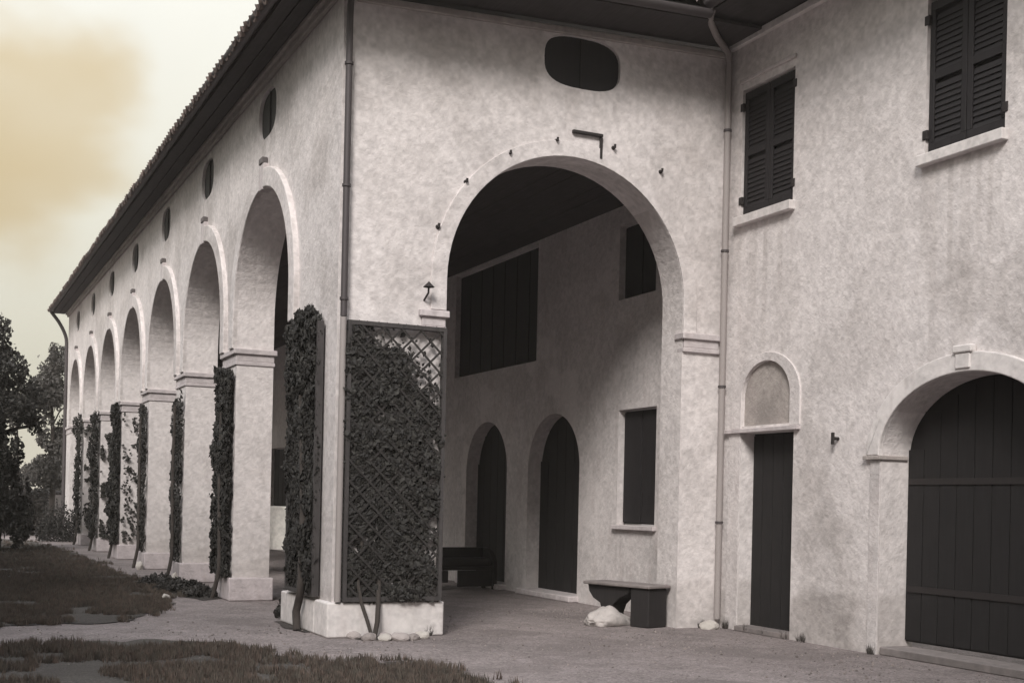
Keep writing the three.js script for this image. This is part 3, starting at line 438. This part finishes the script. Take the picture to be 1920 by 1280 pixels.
function tuft(label, x, z, R, h, n, seed, name = 'low_plant', mat = M.leafLow) {
  const t = thing(name, label, 'plant', [x, 0, z]), r = rng(seed), L = [];
  for (let i = 0; i < n; i++) { const a = r() * 6.28, d = Math.sqrt(r()), y = h * r() * (1 - 0.7 * d * d) * (0.6 + 0.6 * vnoise(a * 1.3 + 9, d * 3 + 9, 512, seed)); L.push([Math.cos(a) * d * R, 0.02 + y, Math.sin(a) * d * R, 0.07 * (0.6 + r() * 0.8), (r() - 0.5) * 2.4, r() * 6.28, (r() - 0.5) * 2]); }
  leaves(L, t, 'foliage', mat); part('stem', norm([0, 1, 2, 3].map((k) => rod([0, 0, 0], [Math.cos(k * 1.7) * R * 0.4, h * 0.6, Math.sin(k * 1.7) * R * 0.4], 0.008, 5))), M.bark, t); return t;
}
tuft('low spreading plant in the dark bed before the second pier', -0.42, -7.2, 0.42, 0.22, 900, 51);
tuft('low plant at the lawn edge beyond the dark bed', -0.55, -8.5, 0.35, 0.2, 700, 52);
tuft('low plant in the dark bed nearest the first pier', -0.28, -6.1, 0.3, 0.16, 600, 53);
tuft('rounded dark shrub at the foot of the last pier', -0.35, -29.4, 0.75, 1.35, 3200, 54, 'shrub', M.leaf0);
tuft('broad dark shrub beneath the left edge tree, before the garden wall', -1.15, -36.5, 1.1, 1.3, 3000, 57, 'shrub', M.leaf0);
tuft('low weedy plant at the wall foot behind the left climber', 0.25, -2.35, 0.3, 0.35, 500, 55, 'low_plant', M.leaf1);

{ // bench standing askew inside the big arch
  const t = thing('stone_bench', 'low slab bench on dark bracket legs inside the right side of the big arch', 'bench', [4.685, 0, -0.12], undefined, 0.30), L = 1.2;
  part('seat', bx(-0.44, 0.0, 0.515, 0.56, -L, 0, 0.016), M.step, t);
  part('bracket', extrude(shapeOf([[0.40, 0.513], [L - 0.03, 0.513], [L - 0.05, 0.42], [L - 0.13, 0.33], [L - 0.26, 0.27], [L - 0.31, 0.12], [L - 0.27, 0.0], [L - 0.48, 0.0], [L - 0.45, 0.14], [L - 0.5, 0.26], [L - 0.62, 0.36], [0.44, 0.42]]), 'x', -0.36, 0.26, 0.01), M.darkWood, t, 'scrolled dark bracket leg');
  part('leg', bx(-0.40, -0.03, 0, 0.513, -0.36, -0.04, 0.02), M.darkWood, t);
}
{ // sack
  const g = new THREE.SphereGeometry(1, 48, 32), p = g.attributes.position, v = V3();
  for (let i = 0; i < p.count; i++) {
    v.fromBufferAttribute(p, i); const rid = 1 - Math.abs(2 * vnoise(v.x * 2.6 + v.y * 2 + 40, v.z * 3.4 - v.y + 40, 512, 6) - 1), f = 1 + 0.34 * (vnoise(v.x * 2 + 20, v.z * 2 + v.y + 20, 512, 4) - 0.5) + 0.16 * (rid - 0.5);
    const peak = Math.exp(-((v.x + 0.1) ** 2) * 9) * Math.max(0, v.y), y = v.y > 0 ? v.y * f * 0.11 * (1 - 0.45 * v.x * v.x) + peak * 0.09 + (rid - 0.5) * 0.035 * v.y : -0.05 * Math.min(1, -v.y * 3);
    p.setXYZ(i, v.x * f * 0.42, y, v.z * f * 0.24);
  }
  g.computeVertexNormals(); const t = part('sack', worldUV(g), M.sack, scene); t.position.set(4.0, 0.052, -0.60); t.rotation.y = 0.45; t.userData = { label: 'pale crumpled sack lying on the ground in front of the low stone bench', category: 'sack' };
}
{ // settle
  const t = thing('wooden_settle', 'dark wooden settle with rounded arm standing before the left arched door', 'bench', [3.95, 0, -6.75], undefined, 0.12), L = 1.32, D = 0.46;
  part('seat', bx(0.06, L - 0.06, 0.36, 0.42, -D, 0, 0.012), M.darkWood, t);
  part('backrest', bx(0.09, L - 0.07, 0.43, 0.76, -D, -D + 0.05, 0.015), M.darkWood, t);
  part('apron', bx(0.5, L - 0.09, 0.06, 0.355, -0.06, -0.02, 0.01), M.darkWood, t);
  for (const x of [0.0, L - 0.07]) {
    const arm = shapeOf([[0, 0.06], [0.46, 0.06], [0.46, 0.76], [0.3, 0.75], [0.16, 0.7], [0.05, 0.6], [0, 0.48]]);
    const g = extrude(arm, 'x', 0, 0.06, 0.01).translate(x, 0, 0); part('arm', g, M.darkWood, t);
  }
  for (const x of [0.04, L - 0.05]) for (const z of [-0.05, -D + 0.05]) part('leg', bx(x - 0.03, x + 0.03, 0, 0.36, z - 0.03, z + 0.03, 0.008), M.darkWood, t);
  part('front_board', bx(0.08, 0.3, 0.14, 0.355, -0.06, -0.02, 0.01), M.darkWood, t);
  part('cushion', bx(0.12, L - 0.12, 0.421, 0.58, -D + 0.06, -0.02, 0.05), M.darkWood, t);
}
{ // drying rack with a white cloth, seen between the first pier and the corner climber
  const t = thing('drying_rack', 'wooden drying rack under the portico, carrying the white cloth', 'rack', [2.5, 0, -12.0], undefined, 0.6);
  part('rail', rod([0, 1.39, -1.3], [0, 1.39, 1.3], 0.02), M.trellisWood, t);
  for (const z of [-1.25, 1.25]) for (const x of [-0.3, 0.3]) part('leg', rod([x, 0, z], [0, 1.42, z], 0.02), M.trellisWood, t);
  const pos = [], idx = [], n = 60, pr = []; for (let k = 0; k <= 14; k++) pr.push([-0.03, 0.50 + k * 0.0632]); for (let k = 0; k <= 4; k++) { const a = Math.PI - k * Math.PI / 4; pr.push([0.028 * Math.cos(a), 1.392 + 0.028 * Math.sin(a)]); } for (let k = 14; k >= 2; k--) pr.push([0.03, 0.50 + k * 0.0632]);
  for (let i = 0; i <= n; i++) { const z = -1.15 + 2.3 * i / n; for (const [x, y] of pr) { const k = (1.4 - y) * 0.05 * Math.sin(z * 11 + Math.sin(z * 5)); pos.push(x + k, y, z); } }
  for (let i = 0; i < n; i++) for (let k = 0; k < pr.length - 1; k++) { const a = i * pr.length + k, b = a + pr.length; idx.push(a, b, a + 1, a + 1, b, b + 1); }
  const g = new THREE.BufferGeometry(); g.setAttribute('position', new THREE.Float32BufferAttribute(pos, 3)); g.setIndex(idx); g.computeVertexNormals(); const c = part('white_cloth', worldUV(g), M.cloth, scene); c.rotation.y = 0.6; c.position.set(2.5, 0, -12.0); c.userData = { label: 'white cloth hung out under the portico, seen just right of the first pier', category: 'cloth' };
}
// ---------------------------------------------------------------- trees and garden wall beyond
function tree(name, label, x, z, H, trunkR, blobs, n, leaf, mat, seed, density = 1) {
  const t = thing(name, label, 'tree', [x, 0, z]), r = rng(seed), L = [];
  part('trunk', (() => { const g = new THREE.CylinderGeometry(trunkR * 0.25, trunkR, H * 0.92, 9, 8), p = g.attributes.position; for (let i = 0; i < p.count; i++) { const y = p.getY(i) + H * 0.46; p.setX(i, p.getX(i) + Math.sin(y * 0.7) * 0.08); p.setZ(i, p.getZ(i) + Math.cos(y * 0.9) * 0.06); } g.translate(0, H * 0.46, 0); g.computeVertexNormals(); return g; })(), M.bark, t);
  const tot = blobs.reduce((s, b) => s + b[3] * b[3] * b[4], 0);
  for (const [bx_, by, bz, br, bh] of blobs) {
    part('limb', tube([[0, Math.max(0.4, by - br * 1.1), 0], [bx_ * 0.5, by - br * 0.35, bz * 0.5], [bx_, by, bz]], Math.max(0.02, trunkR * 0.22), 8, 6), M.bark, t);
    const k = Math.round(n * br * br * bh / tot);
    for (let i = 0; i < k; i++) { const a = r() * 6.28, c = 2 * r() - 1, s = Math.sqrt(1 - c * c), d = Math.cbrt(r()); const X = bx_ + Math.cos(a) * s * d * br, Y = by + c * d * bh, Z = bz + Math.sin(a) * s * d * br; if (vnoise(X * 2.6 + 50, Y * 2.6 + Z * 1.9 + 50, 512, seed) < 0.40 + (1 - density) * 0.3) continue; L.push([X, Y, Z, leaf * (0.6 + 0.8 * r()), (r() - 0.5) * 3, r() * 6.28, (r() - 0.5) * 3]); }
  }
  leaves(L, t, 'crown', mat); return t;
}
tree('dark_tree', 'big dark evergreen tree at the left edge, its lower boughs hanging over the lawn', -2.72, -22, 6.6, 0.22,
  [[0, 5.6, 0, 0.5, 0.8], [0.1, 4.9, 0.1, 0.75, 0.55], [0.75, 4.25, 0, 0.6, 0.5], [-0.6, 4.4, 0.2, 0.9, 0.7], [0.3, 3.8, 0.3, 0.85, 0.5], [0.95, 3.9, 0.1, 0.42, 0.35], [-0.7, 3.2, 0, 1.0, 0.8], [0.0, 2.7, 0.2, 0.75, 0.8], [0.25, 1.5, 0, 0.72, 1.0], [-0.2, 2.2, 0.1, 0.75, 0.8], [0.35, 0.8, 0.2, 0.75, 0.75], [-0.9, 1.6, 0, 1.0, 1.2], [1.0, 3.4, 0.1, 0.3, 0.3]], 26000, 0.12, M.leaf1, 71, 1.35);
{
  const t = thing('hedge', 'long dark hedge standing before the garden wall beyond the lawn', 'hedge', [0, 0, -35]), r = rng(58), L = [];
  for (let i = 0; i < 9000; i++) { const x = -6 + 5.7 * r(), h = 1.35 + 0.45 * vnoise(x * 1.6 + 40, 2.2, 512, 9); L.push([x, h * Math.sqrt(r()), (r() - 0.5) * 0.8, 0.12 * (0.6 + 0.8 * r()), (r() - 0.5) * 3, r() * 6.28, (r() - 0.5) * 3]); }
  leaves(L, t, 'foliage', M.leafGrey); part('stem', norm([-5.5, -4.2, -3, -1.9, -0.8].map((x) => rod([x, 0, 0], [x + 0.1, 1.2, 0], 0.04, 6))), M.bark, t);
}
tree('thin_tree', 'thin pale-grey tree with sparse leaves beside the far end of the arcade', -0.05, -37, 7.2, 0.13,
  [[0.1, 6.6, 0, 0.7, 0.8], [-0.2, 5.4, 0.2, 0.8, 0.8], [0.5, 5.0, 0, 0.8, 1.0], [0.1, 3.9, 0, 0.75, 0.8], [0.6, 3.2, 0, 0.75, 0.9], [-0.1, 2.4, 0.2, 0.8, 0.7], [-0.8, 2.1, 0, 0.7, 0.45]], 16000, 0.14, M.leafGrey, 72, 1.1);
tree('leaning_tree', 'slender small tree before the garden wall, right of the dark evergreen', -1.5, -34, 4.6, 0.09,
  [[-0.3, 4.3, 0, 0.6, 0.5], [0.35, 4.4, 0, 0.45, 0.35], [0.1, 2.2, 0, 0.7, 0.5], [-0.4, 1.9, 0.2, 0.8, 0.5]], 3200, 0.12, M.leafGrey, 73, 0.7);
{
  const t = thing('garden_wall', 'low dark garden wall closing the lawn beyond the arcade', 'wall');
  part('masonry', bx(-40, 5, 0, 1.55, -40.4, -40, 0.03), M.hedgeWall, t); part('coping', bx(-40.05, 5.05, 1.551, 1.68, -40.46, -39.94, 0.03), M.darkWood, t);
  for (let x = -38; x < 5; x += 3.1) part('pillar', bx(x - 0.2, x + 0.2, 0, 1.75, -39.99, -39.8, 0.02), M.darkWood, t);
}
[[-5, 20, 15.5], [-1, 21, 15], [-9.5, 21.5, 15], [3, 19.5, 14], [-11, 2.5, 12.5], [-11, 9, 13.5], [-8.6, -3, 10.5], [-9, -9, 10.5], [-8.6, -15, 9.5]].forEach(([x, z, h], i) => tree('yard_tree', ['tallest tree of the yard row behind the viewer', 'second tall tree of the yard row, nearer the house', 'tree of the yard row farthest from the house', 'lowest tree of the yard row, closest to the house front', 'tree across the yard opposite the big end arch', 'tree across the yard opposite the house doors', 'tree on the lawn opposite the first arcade arch', 'tree on the lawn opposite the third arcade arch', 'tree on the lawn opposite the fourth arcade pier'][i], x, z, h, 0.3,
  [[0, h * 0.8, 0, 2.0, h * 0.17], [1.3, h * 0.62, 0.6, 2.2, h * 0.17], [-1.2, h * 0.6, -0.8, 2.2, h * 0.17], [0.2, h * 0.42, 1.4, 2.4, h * 0.17], [0.4, h * 0.38, -1.5, 2.3, h * 0.16], [0.1, h * 0.22, 0.2, 1.9, h * 0.12]], 9000, 0.34, M.leaf1, 90 + i));
for (const [i, [x, z, h, s]] of [[-7, -52, 8, 1.5], [9, -60, 7, 1.6], [-14, -58, 9, 1.8], [2.2, -55, 4.2, 0.9]].entries()) tree('garden_tree', ['far tree beyond the garden wall, behind the dark evergreen', 'far tree beyond the wall, hidden behind the arcade', 'far tall tree beyond the garden wall, left of the view', 'low far tree beyond the garden wall, by the end of the arcade'][i], x, z, h, 0.2, [[0, h * 0.75, 0, s, h * 0.22], [s * 0.6, h * 0.55, 0.2, s, h * 0.2], [-s * 0.6, h * 0.5, 0, s, h * 0.2], [0, h * 0.35, 0.2, s * 1.1, h * 0.18]], 5000, 0.22, M.leafGrey, 80 + i);
scene.traverse((o) => { if (o.isMesh) { o.castShadow = true; o.receiveShadow = true; } });
renderer.render(scene, camera);
